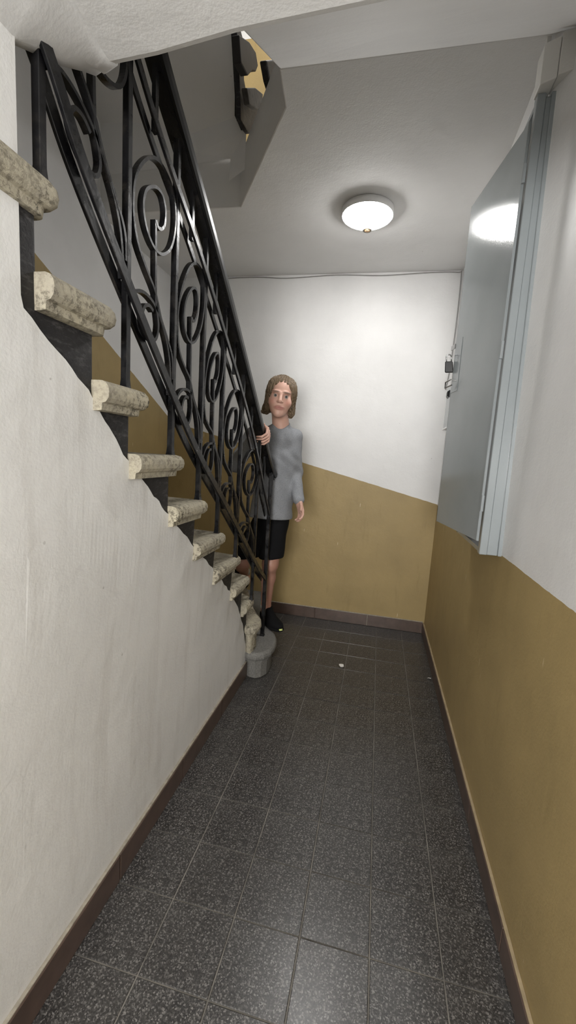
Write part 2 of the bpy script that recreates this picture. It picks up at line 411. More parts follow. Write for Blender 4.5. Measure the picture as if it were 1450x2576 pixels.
# ================================================================ STAIRCASE
RISE = .17
nose = {  # n: end x, nose y at the string, nose end on the walls
 12: (-.635, .62, (AX, .62)), 11: (-.645, .765, (AX, .765)), 10: (-.632, .928, (AX, .93)), 9: (-.630, 1.075, (AX, 1.10)), 8: (-.633, 1.305, (AX, 1.33)), 7: (-.635, 1.520, (AX, 1.57)),
 6: (-.645, 1.760, (AX, 1.85)), 5: (-.658, 2.035, (AX, 2.22)), 4: (-.666, 2.245, (AX, 2.65)), 3: (-.668, 2.355, (AX, 3.15)), 2: (-.630, 2.47, (-1.12, FY)), 1: (-.553, 2.70, (-.90, FY))}
WEND = {11: -.673, 10: -.673, 9: -.673, 8: -.673, 7: -.674, 6: -.683, 5: -.697, 4: -.708, 3: -.711}
PLAN = {1: ([(-.735, 2.345), (-.685, 2.318), (-.630, 2.312), (-.585, 2.345), (-.556, 2.40), (-.549, 2.46), (-.553, 2.53), (-.570, 2.60), (-.598, 2.66), (-.635, 2.715), (-.73, 2.98), (-.90, FY)], [(-1.15, FY), (-.80, 2.60), (-.76, 2.40)]),
        2: ([(-.745, 2.335), (-.705, 2.300), (-.668, 2.290), (-.642, 2.312), (-.630, 2.36), (-.632, 2.415), (-.652, 2.478), (-.695, 2.54), (-.755, 2.65), (-.90, 2.98), (-1.12, FY)], [(AX, FY), (AX, 3.1), (-.80, 2.42)])}
BACK = {n: (nose[n+1][1]-.042 if n < 11 else .60) for n in range(1, 12)}
def step_ring(n, inset, z, r, backcut=0, ei=None):
    if n in PLAN:
        o, bk = PLAN[n]; P = [Vector(q) for q in o]; out = []
        for i, q in enumerate(P):
            t = (P[min(i+1, len(P)-1)]-P[max(i-1, 0)]).normalized(); nn = Vector((-t.y, t.x)); k = q+nn*inset
            if i == len(P)-1: k = Vector((q.x-inset, FY))
            out.append((k.x, k.y, z))
        return out+[(a, b, z) for a, b in bk]
    xe, yn, w = nose[n]; p0 = Vector((xe, yn)); p1 = Vector(w); d = (p1-p0).normalized(); nr = Vector((d.y, -d.x))
    if nr.y > 0 and n > 2: nr = -nr
    if n <= 2 and nr.dot(Vector((-1, -1))) < 0: nr = -nr
    q = p0+nr*inset; x = xe-(inset if ei is None else ei); t = (x-q.x)/d.x; c = q+d*t
    pts = [Vector((x, BACK[n]+backcut))]
    A = c+Vector((0, -1))*r; B = c+d*r
    for k in range(8):
        s = k/7; pts.append(A*(1-s)**2+c*2*s*(1-s)+B*s*s)
    e = p1+nr*inset
    if abs(w[0]-AX) < 1e-6: e = q+d*((AX-q.x)/d.x)
    else: e = q+d*((FY-q.y)/d.y)
    pts.append(e)
    nw = Vector(nose[n+1][2])
    if n == 2: pts.append(Vector((AX, FY)))
    else: pts.append(e*.5+nw*.5)
    pts.append(nw+Vector((0, -.06)) if n > 2 else nw+Vector((-.06, 0) if n == 1 else (0, -.06)))
    return [(p.x, p.y, z) for p in pts]
st = empty('staircase', (-1.2, 1.6, 0), 'worn stone staircase with black painted step ends rising along the left', 'staircase')
for n in range(1, 12):
    zt = RISE*n; r = {1: .11, 2: .05}.get(n, .022)
    mb = MB(); mould = [(-.070, .032), (-.068, .020), (-.052, .018), (-.049, .009), (-.040, .002), (-.027, 0), (-.014, .002), (-.004, .009), (0, .020)]
    mb.loft([step_ring(n, i, zt+z, r) for z, i in mould])
    tr = mb.build('step', m_stone if n > 1 else m_firststone, st, smooth=False)
    bz = {1: 0, 2: .165}.get(n, RISE*(n-1)-.24)
    mb = MB(); mb.loft([step_ring(n, .034 if n > 2 else .028, z, r*.5, 0, None if n < 3 else nose[n][0]-wl(z)+.005) for z in [bz+(zt-.062-bz)*k/6 for k in range(7)]])
    o = mb.build('step_base', m_black if n > 2 else (m_stone if n == 2 else m_firststone), tr)
    tag(o, 'black painted step end' if n > 2 else 'bare stone base of the step')

# ================================================================ RAILING
IX = -.68
low_t = [(.70, 2.15), (.763, 2.077), (.853, 1.955), (1.029, 1.772), (1.303, 1.51), (1.504, 1.339), (1.775, 1.145), (2.171, .850), (2.40, .68), (2.59, .56)]
up_t = [(.70, 2.65), (.80, 2.545), (1.045, 2.313), (1.196, 2.196), (1.448, 2.035), (1.922, 1.674), (2.2, 1.42), (2.437, 1.15), (2.59, .985)]
hand_t = [(.70, 2.79), (.9, 2.63), (1.171, 2.415), (1.339, 2.295), (1.674, 2.045), (2.182, 1.632), (2.368, 1.475), (2.48, 1.375), (2.56, 1.315), (2.62, 1.277), (2.67, 1.255)]
NEW = (-.668, 2.585)
def curve(tab): return [(IX, q.x, q.y) for q in catmull([(y, z, 0) for y, z in tab], 6)]
rail = empty('stair_railing', (IX, 1.7, 1.0), 'black wrought iron stair railing with scroll panels between square bars', 'railing')
for tab, nm, h in ((low_t, 'lower_rail', .030), (up_t, 'upper_rail', .022)):
    for sx in (-.0155, .0155):
        MB().strap([(x+sx, y, z) for x, y, z in curve(tab)], h, .009).build(nm, m_iron, rail, bevel=.0015, seg=1)
# handrail: rounded section
path = curve(hand_t); rings = []
for i, q in enumerate(path):
    q = Vector(q); t = (Vector(path[min(i+1, len(path)-1)])-Vector(path[max(i-1, 0)])).normalized(); n = t.cross(Vector((1, 0, 0))); n = n if n.z > 0 else -n
    sec = [(-.030, -.018), (-.026, -.030), (.026, -.030), (.030, -.018), (.031, 0), (.024, .014), (0, .019), (-.024, .014), (-.031, 0)]
    rings.append([q+Vector((1, 0, 0))*a+n*b for a, b in sec])
MB().loft(rings).build('handrail', m_rail, rail)
hb = [(IX, y, z-.036) for _, y, z in path]
MB().strap(hb, .010, .034).build('handrail_bar', m_iron, rail)
# square bars
bal = [(.745, 11), (1.025, 9), (1.28, 8), (1.508, 7), (1.722, 6), (1.99, 5), (2.325, 3)]
for y, n in bal:
    zb = RISE*n-.004; zt = interp(hand_t, y)-.034
    s = .009
    mb = MB(); mb.loft([[(IX-a, y-a, z), (IX+a, y-a, z), (IX+a, y+a, z), (IX-a, y+a, z)] for z, a in ((zb, .013), (zb+.012, .0105), (zb+.03, s), (zt, s))])
    mb.build('baluster', m_iron, rail, bevel=.0015, seg=1)
nx, ny = NEW
mb = MB(); mb.loft([[(nx-a, ny-a, z), (nx+a, ny-a, z), (nx+a, ny+a, z), (nx-a, ny+a, z)] for z, a in ((.166, .016), (.185, .012), (interp(hand_t, ny)-.03, .012))])
mb.build('newel_post', m_iron, rail, bevel=.002, seg=1)
for y in (.88, 1.15, 1.39, 1.61, 1.85, 2.15, 2.45):      # short bars between the upper rail and the handrail
    a = interp(up_t, y); b = interp(hand_t, y)
    MB().box((IX-.006, y-.008, a), (IX+.006, y+.008, b-.03)).build('spacer_bar', m_iron, rail)
# scroll panel template measured on one panel (y, z)
S_big = [(1.268, 1.60), (1.263, 1.666), (1.230, 1.715), (1.19, 1.763), (1.155, 1.823), (1.105, 1.868), (1.062, 1.915), (1.043, 1.975), (1.045, 2.04), (1.068, 2.095), (1.114, 2.147), (1.160, 2.168), (1.205, 2.163), (1.245, 2.14), (1.264, 2.095), (1.262, 2.035), (1.240, 1.98), (1.201, 1.945), (1.165, 1.935), (1.13, 1.945), (1.10, 1.975), (1.088, 2.015), (1.098, 2.055), (1.125, 2.082), (1.158, 2.097), (1.188, 2.092), (1.204, 2.062), (1.200, 2.025), (1.183, 2.004), (1.165, 2.00), (1.152, 2.012)]
S_mid = [(1.152, 2.012), (1.156, 1.90), (1.160, 1.80), (1.170, 1.765), (1.176, 1.735), (1.168, 1.703), (1.148, 1.688), (1.120, 1.695), (1.098, 1.715), (1.092, 1.742), (1.102, 1.766), (1.124, 1.776), (1.146, 1.768)]
S_low = [(1.040, 1.765), (1.060, 1.790), (1.090, 1.800), (1.125, 1.798), (1.158, 1.785), (1.185, 1.762), (1.221, 1.715), (1.245, 1.66), (1.256, 1.60), (1.262, 1.55)]
y0r, y1r = 1.025, 1.28
def L0(y): return 1.776+(y-y0r)*(1.532-1.776)/(y1r-y0r)
def panel(ya, yb):
    za, zb = interp(low_t, ya), interp(low_t, yb); ym = (ya+yb)/2
    k = (interp(up_t, ym)-interp(low_t, ym))/.575
    def mp(pts):
        out = []
        for y, z in pts:
            s = (y-y0r)/(y1r-y0r); out.append((s, z-L0(y)))
        return [(IX, ya+s*(yb-ya), za+(zb-za)*s+v*k) for s, v in out]
    for pts, nm, w, d in ((S_big, 'scroll', .0085, .017), (S_mid, 'middle_bar', .0095, .016), (S_low, 'small_scroll', .0085, .016)):
        q = mp(pts); p2 = [(IX, v.x, v.y) for v in catmull([(b, c, 0) for a, b, c in q], 6)]
        MB().strap(p2, w, d).build(nm, m_iron, rail)
ends = [.748, 1.025, 1.28, 1.508, 1.722, 1.99, 2.325]
for a, b in zip(ends, ends[1:]): panel(a, b)

# ================================================================ CEILING LAMP
LX, LY = -.193, 2.61
lamp = empty('ceiling_lamp', (LX, LY, CZ), 'round lit opal ceiling lamp with a small cream sensor eye', 'lamp')
MB().lathe([(.139, 0), (.147, -.005), (.147, -.038), (.144, -.040), (.141, -.038)], (LX, LY, CZ), 48).build('base', m_lampwhite, lamp, smooth=True)
MB().lathe([(.1415, -.036), (.1405, -.0425), (.131, -.049), (.116, -.057), (.09, -.069), (.05, -.0805), (.01, -.085)], (LX, LY, CZ), 48).build('diffuser', m_glow, lamp, smooth=True)
MB().lathe([(.027, -.058), (.027, -.0815), (.021, -.083), (.019, -.079)], (LX-.0, LY+.066, CZ), 24).build('sensor_ring', m_ring, lamp, smooth=True)
MB().lathe([(.019, -.063), (.018, -.082), (.012, -.086), (.004, -.0875)], (LX-.0, LY+.066, CZ), 24).build('sensor', m_sensor, lamp, smooth=True)

# ================================================================ METER CABINET
cab = empty('meter_cabinet', (.42, 1.9, 1.057), 'tall grey enamelled metal cabinet on the right wall with its door ajar', 'cabinet')
c0, c1 = 1.66, 2.17; zb, zt = 1.057, 2.605
yb_ = c0+.012; mb = MB().box((.403, yb_, zb+.004), (.49, c1, zb+.02)).box((.403, yb_, zt-.02), (.47, c1, zt-.004)).box((.44, yb_, zb+.003), (.492, c1, zt-.003)).box((.403, c1-.02, zb+.002), (.47, c1-.001, zt-.002))
mb.build('body', m_cab, cab)
# near side built from two flanges
MB().box((.398, c0, zb), (.425, c0+.03, zt)).build('side_flange', m_cab, cab, bevel=.002, seg=1)
MB().box((.425, c0+.004, zb), (.462, c0+.03, zt-.01)).build('side_panel', m_cab, cab, bevel=.002, seg=1)
MB().prism([(.462, zb), (.488, zb), (.455, zt), (.440, zt)], 1, c0-.004, c0+.03).build('wall_flange', m_cab, cab, bevel=.002, seg=1)
dr = math.atan2(.39-.300, .49)
hx, hy = .392, c0+.012
def dpt(s, t, z):    # along the door, across its thickness (towards the corridor)
    return (hx-math.sin(dr)*s-math.cos(dr)*t, hy+math.cos(dr)*s-math.sin(dr)*t, z)
def dbox(s0, s1, t0, t1, z0, z1):
    return MB().loft([[dpt(s0,t0,z), dpt(s1,t0,z), dpt(s1,t1,z), dpt(s0,t1,z)] for z in (z0, z1)])
W = .487; d0, d1 = 1.105, 2.535
door = dbox(0, W, -.002, .004, d0, d1).build('door', m_cab, cab, bevel=.0015, seg=1)
dbox(W-.004, W, -.022, .004, d0, d1).build('door_edge', m_cab, door)
dbox(.0, .014, .002, .0075, d0+.0, d1).build('hinge_strip', m_cab, door, bevel=.002, seg=1)
for z in (1.25, 1.80, 2.37): MB().tube([dpt(-.004, .004, z-.03), dpt(-.004, .004, z+.03)], .006, 8).build('hinge', m_cab, door)
dbox(W-.085, W-.002, .004, .006, 1.72, 1.955).build('latch_plate', m_cab, door, bevel=.001, seg=1)
dbox(W-.005, W+.045, .006, .010, 1.925, 1.945).build('hasp', m_steel, door)
MB().tube([dpt(W-.06, .006, 1.770), dpt(W-.06, .03, 1.772), dpt(W-.01, .036, 1.768), dpt(W+.01, .03, 1.745), dpt(W-.05, .02, 1.75)], .0035, 6).build('handle', m_steel, door)
pl = empty('padlock', dpt(W+.02, .012, 1.85), 'small black padlock hanging from the cabinet door hasp', 'padlock')
ctr = Vector(dpt(W+.022, .018, 1.845)); ux = Vector((math.cos(.2), -math.sin(.2), 0)); uz = Vector((-.12, 0, .99)); uy = ux.cross(uz)
def pp(a, b, c): return ctr+ux*a+uy*b+uz*c
MB().loft([[pp(-w, -.009, z), pp(w, -.009, z), pp(w, .009, z), pp(-w, .009, z)] for z, w in ((-.026, .017), (-.022, .019), (.022, .017), (.025, .015))]).build('lock_body', m_blackplastic, pl, bevel=.003)
MB().tube([pp(-.011, 0, .022), pp(-.011, 0, .045)]+[pp(.011*math.cos(a), 0, .047+.011*math.sin(a)) for a in [math.pi*(1-k/6) for k in range(7)]]+[pp(.011, 0, .022)], .003, 6).build('shackle', m_steel, pl, smooth=True)
# flat box on the right wall behind the open door
bx = empty('wall_box', (.45, 3.12, 1.63), 'narrow grey box on the right wall in the far corner', 'box')
MB().box((.424, 3.03, 1.635), (.476, 3.21, 1.925)).build('box_body', m_cab, bx, bevel=.002, seg=1)
MB().box((.418, 3.02, 1.628), (.476, 3.22, 1.638)).build('bottom_lip', m_lampwhite, bx)
MB().loft([[(.424, 3.08, 1.84), (.424, 3.16, 1.84), (.424, 3.16, 1.89), (.424, 3.08, 1.89)], [(.410, 3.09, 1.85), (.412, 3.15, 1.85), (.412, 3.15, 1.88), (.410, 3.09, 1.88)]]).build('knob', m_blackplastic, bx)
# painted timbers above the cabinet
bt = empty('timber_batten', (.45, 1.65, 2.615), 'short white painted timber block above the grey cabinet', 'timber block')
MB().prism([(.395, 1.635), (.437, 1.615), (.437, 1.69), (.395, 1.70)], 2, 2.612, 2.728).build('inner_piece', m_batten, bt, bevel=.003)
MB().prism([(.438, 1.612), (.56, 1.575), (.56, 1.68), (.438, 1.69)], 2, 2.618, 2.735).build('outer_piece', m_batten, bt, bevel=.003)
po = MB().box((.415, 1.70, 2.61), (.428, 1.715, 2.80)).build('thin_batten', m_batten)
tag(po, 'thin white upright strip between the timber block and the ceiling', 'strip')

# ================================================================ SMALL THINGS
cb = MB().tube([q for q in catmull([(-1.5, FY-.004, 2.785), (-1.1, FY-.004, 2.79), (-.85, FY-.004, 2.776), (-.45, FY-.004, 2.79), (-.1, FY-.004, 2.778), (.25, FY-.004, 2.79), (.44, FY-.004, 2.786), (.462, FY-.006, 2.76), (.464, FY-.006, 2.4), (.455, FY-.006, 2.1), (.44, FY-.006, 1.95)], 5)], .0035, 6).build('cable', m_cable, smooth=True)
tag(cb, 'thin grey cable running along the top of the far wall and down the corner', 'cable')
def scrap(pos, s, label, seed):
    rr = random.Random(seed); mb = MB(); n = 7
    pts = [(pos[0]+s*rr.uniform(.6, 1)*math.cos(2*math.pi*k/n), pos[1]+s*rr.uniform(.6, 1.1)*math.sin(2*math.pi*k/n)) for k in range(n)]
    zz = [rr.uniform(.001, .012) for _ in range(n)]
    mb.loft([[(x, y, z) for (x, y), z in zip(pts, zz)], [(x, y, z+.0012) for (x, y), z in zip(pts, zz)]])
    tag(mb.build('paper_scrap', m_paper), label, 'paper scrap', 'paper scraps on the floor')
scrap((-.126, 2.664), .022, 'crumpled white scrap in the middle of the tiled floor', 4)
scrap((.440, 2.69), .014, 'tiny pale scrap lying against the right skirting', 9)

# ================================================================ PERSON (distance-field modelling, surface nets)
def snet(fn, lo, hi, h):
    lo = np.array(lo, np.float32); hi = np.array(hi, np.float32)
    n = np.maximum(((hi-lo)/h).astype(int)+2, 4)
    ax = [lo[i]+h*np.arange(n[i], dtype=np.float32) for i in range(3)]
    F = fn(*np.meshgrid(*ax, indexing='ij')).astype(np.float32)
    F[0]=F[-1]=1; F[:,0]=F[:,-1]=1; F[:,:,0]=F[:,:,-1]=1
    s = F < 0; N = n-1
    acc = np.zeros((*N, 3), np.float32); cnt = np.zeros(tuple(N), np.float32)
    offs = [(a, b, c) for a in (0, 1) for b in (0, 1) for c in (0, 1)]
    def sub(A, o): return A[o[0]:o[0]+N[0], o[1]:o[1]+N[1], o[2]:o[2]+N[2]]
    for d in range(3):
        for o in offs:
            if o[d]: continue
            o2 = list(o); o2[d] = 1
            a, b = sub(F, o), sub(F, o2); cr = (a < 0) != (b < 0)
            t = np.where(cr, a/np.where(cr, a-b, 1), 0)
            for e in range(3): acc[..., e] += np.where(cr, o[e]+(t if e == d else 0), 0)
            cnt += cr
    cells = cnt > 0; idx = -np.ones(tuple(N), np.int64); idx[cells] = np.arange(cells.sum())
    ii = np.argwhere(cells)
    verts = lo+h*(ii+acc[cells]/cnt[cells][:, None])
    quads = []
    for d in range(3):
        e, g = [(1, 2), (2, 0), (0, 1)][d]
        sl = [slice(1, -1)]*3; sl[d] = slice(0, N[d]); 
        A = s[tuple(slice(0, n[k]-1) if k == d else slice(1, N[k]) for k in range(3))]
        B = s[tuple(slice(1, n[k]) if k == d else slice(1, N[k]) for k in range(3))]
        ch = np.argwhere(A != B); fl_ = A[A != B]
        base = ch.copy()
        for k in range(3):
            if k != d: base[:, k] += 1
        def I(de, dg):
            q = base.copy(); q[:, e] += de; q[:, g] += dg; return idx[q[:, 0], q[:, 1], q[:, 2]]
        q = np.stack([I(-1, -1), I(0, -1), I(0, 0), I(-1, 0)], 1)
        q[~fl_] = q[~fl_][:, ::-1]; quads.append(q)
    q = np.concatenate(quads); q = q[(q >= 0).all(1)]
    return verts, q
def rcone(P, a, b, r1, r2):
    a = np.array(a, np.float32); b = np.array(b, np.float32); ab = b-a; L2 = float(ab@ab)
    t = np.clip(((P[0]-a[0])*ab[0]+(P[1]-a[1])*ab[1]+(P[2]-a[2])*ab[2])/L2, 0, 1)
    return np.sqrt((P[0]-a[0]-t*ab[0])**2+(P[1]-a[1]-t*ab[1])**2+(P[2]-a[2]-t*ab[2])**2)-(r1+(r2-r1)*t)
def ell(P, c, r):
    q = np.sqrt(sum(((P[i]-c[i])/r[i])**2 for i in range(3))); return (q-1)*min(r)
def smin(a, b, k):
    h = np.clip(.5+.5*(b-a)/k, 0, 1); return b*(1-h)+a*h-k*h*(1-h)
def smax(a, b, k): return -smin(-a, -b, k)
def mesh_np(name, parts, mats=None):
    vs_, fs_, b = [], [], 0
    for v, q in parts: vs_.append(v); fs_.append(q+b); b += len(v)
    v = np.concatenate(vs_); q = np.concatenate(fs_)
    me = bpy.data.meshes.new(name); me.vertices.add(len(v)); me.vertices.foreach_set('co', v.astype(np.float32).ravel())
    me.loops.add(len(q)*4); me.loops.foreach_set('vertex_index', q.astype(np.int32).ravel())
    me.polygons.add(len(q)); me.polygons.foreach_set('loop_start', np.arange(0, len(q)*4, 4, dtype=np.int32)); me.polygons.foreach_set('loop_total', np.full(len(q), 4, np.int32))
    me.update(calc_edges=True); me.validate(); return me, v
m_skin = NT('skin'); at = m_skin.n('ShaderNodeAttribute', attribute_name='Col').outputs['Color']
m_skin.b.inputs['Subsurface Weight'].default_value = .08; m_skin.b.inputs['Subsurface Radius'].default_value = (.01, .004, .002)
m_skin = m_skin.out(m_skin.mix(m_skin.math('MULTIPLY', m_skin.noise(60, 4), .25), at, (.42, .20, .15)), .5)
def m_cloth(name, c, sc=260, var=.35):
    s = NT(name); q = s.mix(s.ramp(s.noise(sc, 3, .7), [(.35, 0.0), (.65, 1.0)]), c, tuple(k*(1-var) for k in c)); s.bump(s.noise(sc, 3), .35, .002); return s.out(q, .9, spec=.15)
m_sweater = m_cloth('grey_knit', (.30, .31, .33)); m_shorts = m_cloth('black_shorts_cloth', (.008, .008, .009)); m_shoe = m_cloth('black_shoe_mesh', (.009, .009, .010), 400)
m_neon = simple('neon_yellow_trim', (.60, .68, .22), .6, var=.1); m_sock = m_cloth('pale_sock', (.42, .41, .36), 300, .2)
def m_hair_():
    s = NT('brown_hair'); c = s.mix(s.ramp(s.noise(40, 5, .7, stretch=(4, 4, .5)), [(.3, 0.0), (.7, 1.0)]), (.055, .036, .020), (.21, .145, .08)); s.bump(s.noise(70, 4, stretch=(4, 4, .4)), .6, .004); return s.out(c, .5)
m_hair = m_hair_(); m_eyew = simple('eye_white', (.42, .39, .37), .25, var=.05); m_iris = simple('dark_iris', (.03, .025, .02), .2)

per = empty('person', (-.72, 2.78, .17), 'person in grey sweater and black shorts gripping the handrail at the stair foot', 'person')
F2 = np.array([.35, -.937, 0]); L2_ = np.array([.937, .35, 0])
PC = np.array([-.705, 2.79, 0])
def to_l(X, Y): return (X-PC[0])*L2_[0]+(Y-PC[1])*L2_[1], (X-PC[0])*F2[0]+(Y-PC[1])*F2[1]
Sh_L, El_L, Wr_L = (-.588, 2.80, 1.500), (-.566, 2.845, 1.262), (-.508, 2.735, 1.090)
Sh_R, El_R, Wr_R = (-.835, 2.70, 1.495), (-.905, 2.575, 1.300), (-.742, 2.405, 1.475)
Hip_L, Kn_L, An_L = (-.650, 2.80, .97), (-.672, 2.715, .635), (-.712, 2.815, .275)
Hip_R, Kn_R, An_R = (-.765, 2.82, .97), (-.880, 2.715, .615), (-.955, 3.03, .455)
Nb, Hc = (-.655, 2.745, 1.555), (-.661, 2.690, 1.741)
# --- sweater
def f_sweater(X, Y, Z):
    l, f = to_l(X, Y); P = (X, Y, Z)
    lean = (Z-1.0)*.06; lz = l-(Z-1.0)*.09
    T = (lz, (f-lean)/.66, Z)
    d = rcone(T, (0, 0, .90), (0, 0, 1.12), .162, .132)
    d = smin(d, rcone(T, (0, 0, 1.12), (0, 0, 1.36), .130, .142), .05)*.8
    sh = rcone(P, Sh_L, (Nb[0]+.01, Nb[1]+.01, 1.51), .058, .065); sh2 = rcone(P, Sh_R, (Nb[0]-.03, Nb[1], 1.51), .058, .065)
    d = smin(d, smin(sh, sh2, .03), .05)
    d = smin(d, rcone(P, (-.655, 2.755, 1.50), (Nb[0], Nb[1]-.004, 1.575), .075, .056), .03)
    for S, E_, W_ in ((Sh_L, El_L, Wr_L), (Sh_R, El_R, Wr_R)):
        arm = smin(rcone(P, S, E_, .060, .050), rcone(P, E_, W_, .050, .036), .02)
        d = smin(d, arm, .022)
    fold = .0026*np.sin(30*(Z*.7+l)+5*np.sin(9*l+4*Z))+.0018*np.sin(64*(Z*.5+l*.9)+4*np.sin(14*Z))+.0022*np.sin(55*Z+10*l)*np.clip((np.abs(l)-.09)*14, 0, 1)
    d = d+fold
    d = smax(d, .942-.02*l-Z, .006) 
    d = smax(d, -rcone(P, (Nb[0]+.006, Nb[1]-.03, 1.615), (Nb[0]+.006, Nb[1]-.06, 1.60), .058, .05), .006)
    return d
me, v = mesh_np('sweater', [snet(f_sweater, (-1.0, 2.33, .93), (-.42, 2.98, 1.64), .0065)])
link('sweater', me, m_sweater, per, True)
# --- shorts
def f_shorts(X, Y, Z):
    l, f = to_l(X, Y); P = (X, Y, Z)
    d = rcone((l, f/.68, Z), (0, 0, .90), (0, 0, 1.0), .118, .105)*.8
    for H_, K_ in ((Hip_L, Kn_L), (Hip_R, Kn_R)):
        d = smin(d, rcone(P, (H_[0]*.8-.705*.2, H_[1]-.005, .93), K_, .080, .082), .03)
    d += .003*np.sin(30*l+20*Z)
    return smax(smax(d, .672+.1*(X+.70)-Z, .004), Z-1.05, .004)
me, v = mesh_np('shorts', [snet(f_shorts, (-1.02, 2.55, .60), (-.48, 3.0, 1.07), .0065)])
link('shorts', me, m_shorts, per, True)
# --- head frame
fd = Vector((.235, -.965, -.06)).normalized(); ld = Vector((0, 0, 1)).cross(fd); ld = -ld if ld.x < 0 else ld; ld = (ld+Vector((0, 0, -.10))).normalized(); ud = ld.cross(-fd) ; ud = ud if ud.z > 0 else -ud
ld, fd, ud = [np.array(q) for q in (ld, fd, ud)]; hc = np.array(Hc)
HS = 1.10
def hl(X, Y, Z):
    D = (X-hc[0], Y-hc[1], Z-hc[2]); return tuple((D[0]*q[0]+D[1]*q[1]+D[2]*q[2])/HS for q in (ld, fd, ud))
def hw(p): return hc+HS*(ld*p[0]+fd*p[1]+ud*p[2])
def f_head(X, Y, Z):
    P = hl(X, Y, Z); Q = (np.abs(P[0]), P[1], P[2])
    d = ell(P, (0, -.008, .030), (.074, .094, .096))
    d = smin(d, ell(P, (0, .030, -.045), (.056, .062, .068)), .03)
    d = smin(d, ell(P, (0, .072, -.090), (.022, .018, .018)), .025)
    d = smin(d, ell(Q, (.040, .052, -.025), (.026, .030, .026)), .02)
    d = smin(d, ell(Q, (.030, .083, .028), (.024, .012, .009)), .012)
    d = smax(d, -ell(Q, (.031, .103, .008), (.020, .018, .013)), .012)
    d = smin(d, rcone(P, (0, .088, .018), (0, .112, -.020), .008, .0125), .012)
    d = smin(d, ell(Q, (.011, .100, -.024), (.009, .009, .007)), .006)
    d = smin(d, ell(P, (0, .088, -.0525), (.024, .011, .006)), .006)
    d = smin(d, ell(P, (0, .086, -.0635), (.021, .011, .0065)), .006)
    d = smax(d, -ell(P, (0, .101, -.0580), (.023, .008, .0017)), .003)
    d = smin(d, ell(Q, (.079, -.005, .0), (.010, .020, .032)), .008)
    nb = rcone((X, Y, Z), tuple(hw((0, -.018, -.045))), (Nb[0]-.0, Nb[1]+.012, Nb[2]-.06), .052, .060)
    return smin(d, nb, .025)
head = snet(f_head, hc-np.array([.13, .15, .26]), hc+np.array([.13, .15, .16]), .0034)
# --- legs
def f_legs(X, Y, Z):
    P = (X, Y, Z); d = None
    for K_, A_, H_ in ((Kn_L, An_L, Hip_L), (Kn_R, An_R, Hip_R)):
        k = np.array(K_); a = np.array(A_); m = k*.68+a*.32; back = np.array([-.012, .024, 0])
        q = rcone(P, tuple(np.array(H_)*.4+k*.6), K_, .060, .052)
        q = smin(q, rcone(P, K_, tuple(m+back), .050, .050), .03)
        q = smin(q, rcone(P, tuple(m+back), tuple(a), .048, .035), .03)
        q = smin(q, ell(P, tuple(k+np.array([.004, -.022, .0])), (.032, .030, .042)), .025)
        q = smin(q, rcone(P, tuple(a), tuple(a+np.array([.02, -.02, -.06])), .036, .038), .02)
        d = q if d is None else np.minimum(d, q)
    return d
legs = snet(f_legs, (-1.05, 2.60, .18), (-.56, 3.12, .86), .006)
# --- hands: chains of finger joints
def hand_field(palm, fingers, wrist, wr):
    def fn(X, Y, Z):
        P = (X, Y, Z); d = None
        for a, b, r1, r2 in palm:
            q = rcone(P, a, b, r1, r2); d = q if d is None else smin(d, q, .012)
        d = smin(d, rcone(P, wrist[0], wrist[1], wr[0], wr[1]), .018)
        for ch, r in fingers:
            q = None
            for i in range(len(ch)-1):
                s = rcone(P, ch[i], ch[i+1], r*(1-.10*i), r*(1-.10*(i+1))); q = s if q is None else smin(q, s, .003)
            d = smin(d, q, .0030)
        return d
    return fn
# right hand over the handrail: palm on top, fingers round the outer side and back underneath
hy_ = 2.345; hz_ = interp(hand_t, hy_); tv = np.array([0, .78, -.63]); nv_ = np.array([0, .63, .78]); ox = np.array([1., 0, 0]); rc = np.array([IX, hy_, hz_-.004])
def rp(x, t, n): return tuple(rc+ox*x+tv*t+nv_*n)
palmR = [(rp(-.030, -.026, .034), rp(.018, -.028, .033), .013, .012), (rp(-.032, .0, .036), rp(.020, -.006, .034), .014, .012), (rp(-.030, .022, .035), rp(.018, .030, .032), .013, .011)]
fingR = []
for k, t in enumerate((-.033, -.0115, .010, .0305)):
    e = [.002, .006, .004, -.004][k]
    fingR.append(([rp(.020, t, .033), rp(.0405+e*.3, t+.001, .020), rp(.0425+e*.3, t+.003, -.020), rp(.020, t+.005, -.0405), rp(-.008-e, t+.006, -.0415)], [.0094, .0098, .0095, .0085][k]))
fingR.append(([rp(-.028, -.040, .030), rp(-.006, -.056, .032), rp(.022, -.060, .022)], .0105))
handR = snet(hand_field(palmR, fingR, (rp(-.045, .0, .034), Wr_R), (.021, .026)), rc-np.array([.11, .11, .11]), rc+np.array([.09, .13, .12]), .0030)
# left hand hanging, slightly curled
wl = np.array(Wr_L); hd = np.array([.30, -.30, -.90]); hd /= np.linalg.norm(hd); hs = np.array([.55, -.70, .42]); hs -= hd*(hs@hd); hs /= np.linalg.norm(hs); hn = np.cross(hd, hs)
def lp_(a, s, n=0): return tuple(wl+hd*a+hs*s+hn*n)
palmL = [(lp_(.025, .016), lp_(.085, .026), .014, .012), (lp_(.025, 0), lp_(.088, .004), .016, .012), (lp_(.025, -.014), lp_(.082, -.020), .014, .011)]
fingL = []
for k, s in enumerate((.028, .009, -.009, -.026)):
    ln = [.062, .070, .065, .050][k]
    fingL.append(([lp_(.085, s), lp_(.085+ln*.48, s*1.1, .006), lp_(.085+ln*.80, s*1.1, .020), lp_(.085+ln*.92, s*1.05, .036)], .0090))
fingL.append(([lp_(.030, .022, .004), lp_(.056, .042, .012), lp_(.086, .046, .022)], .0100))
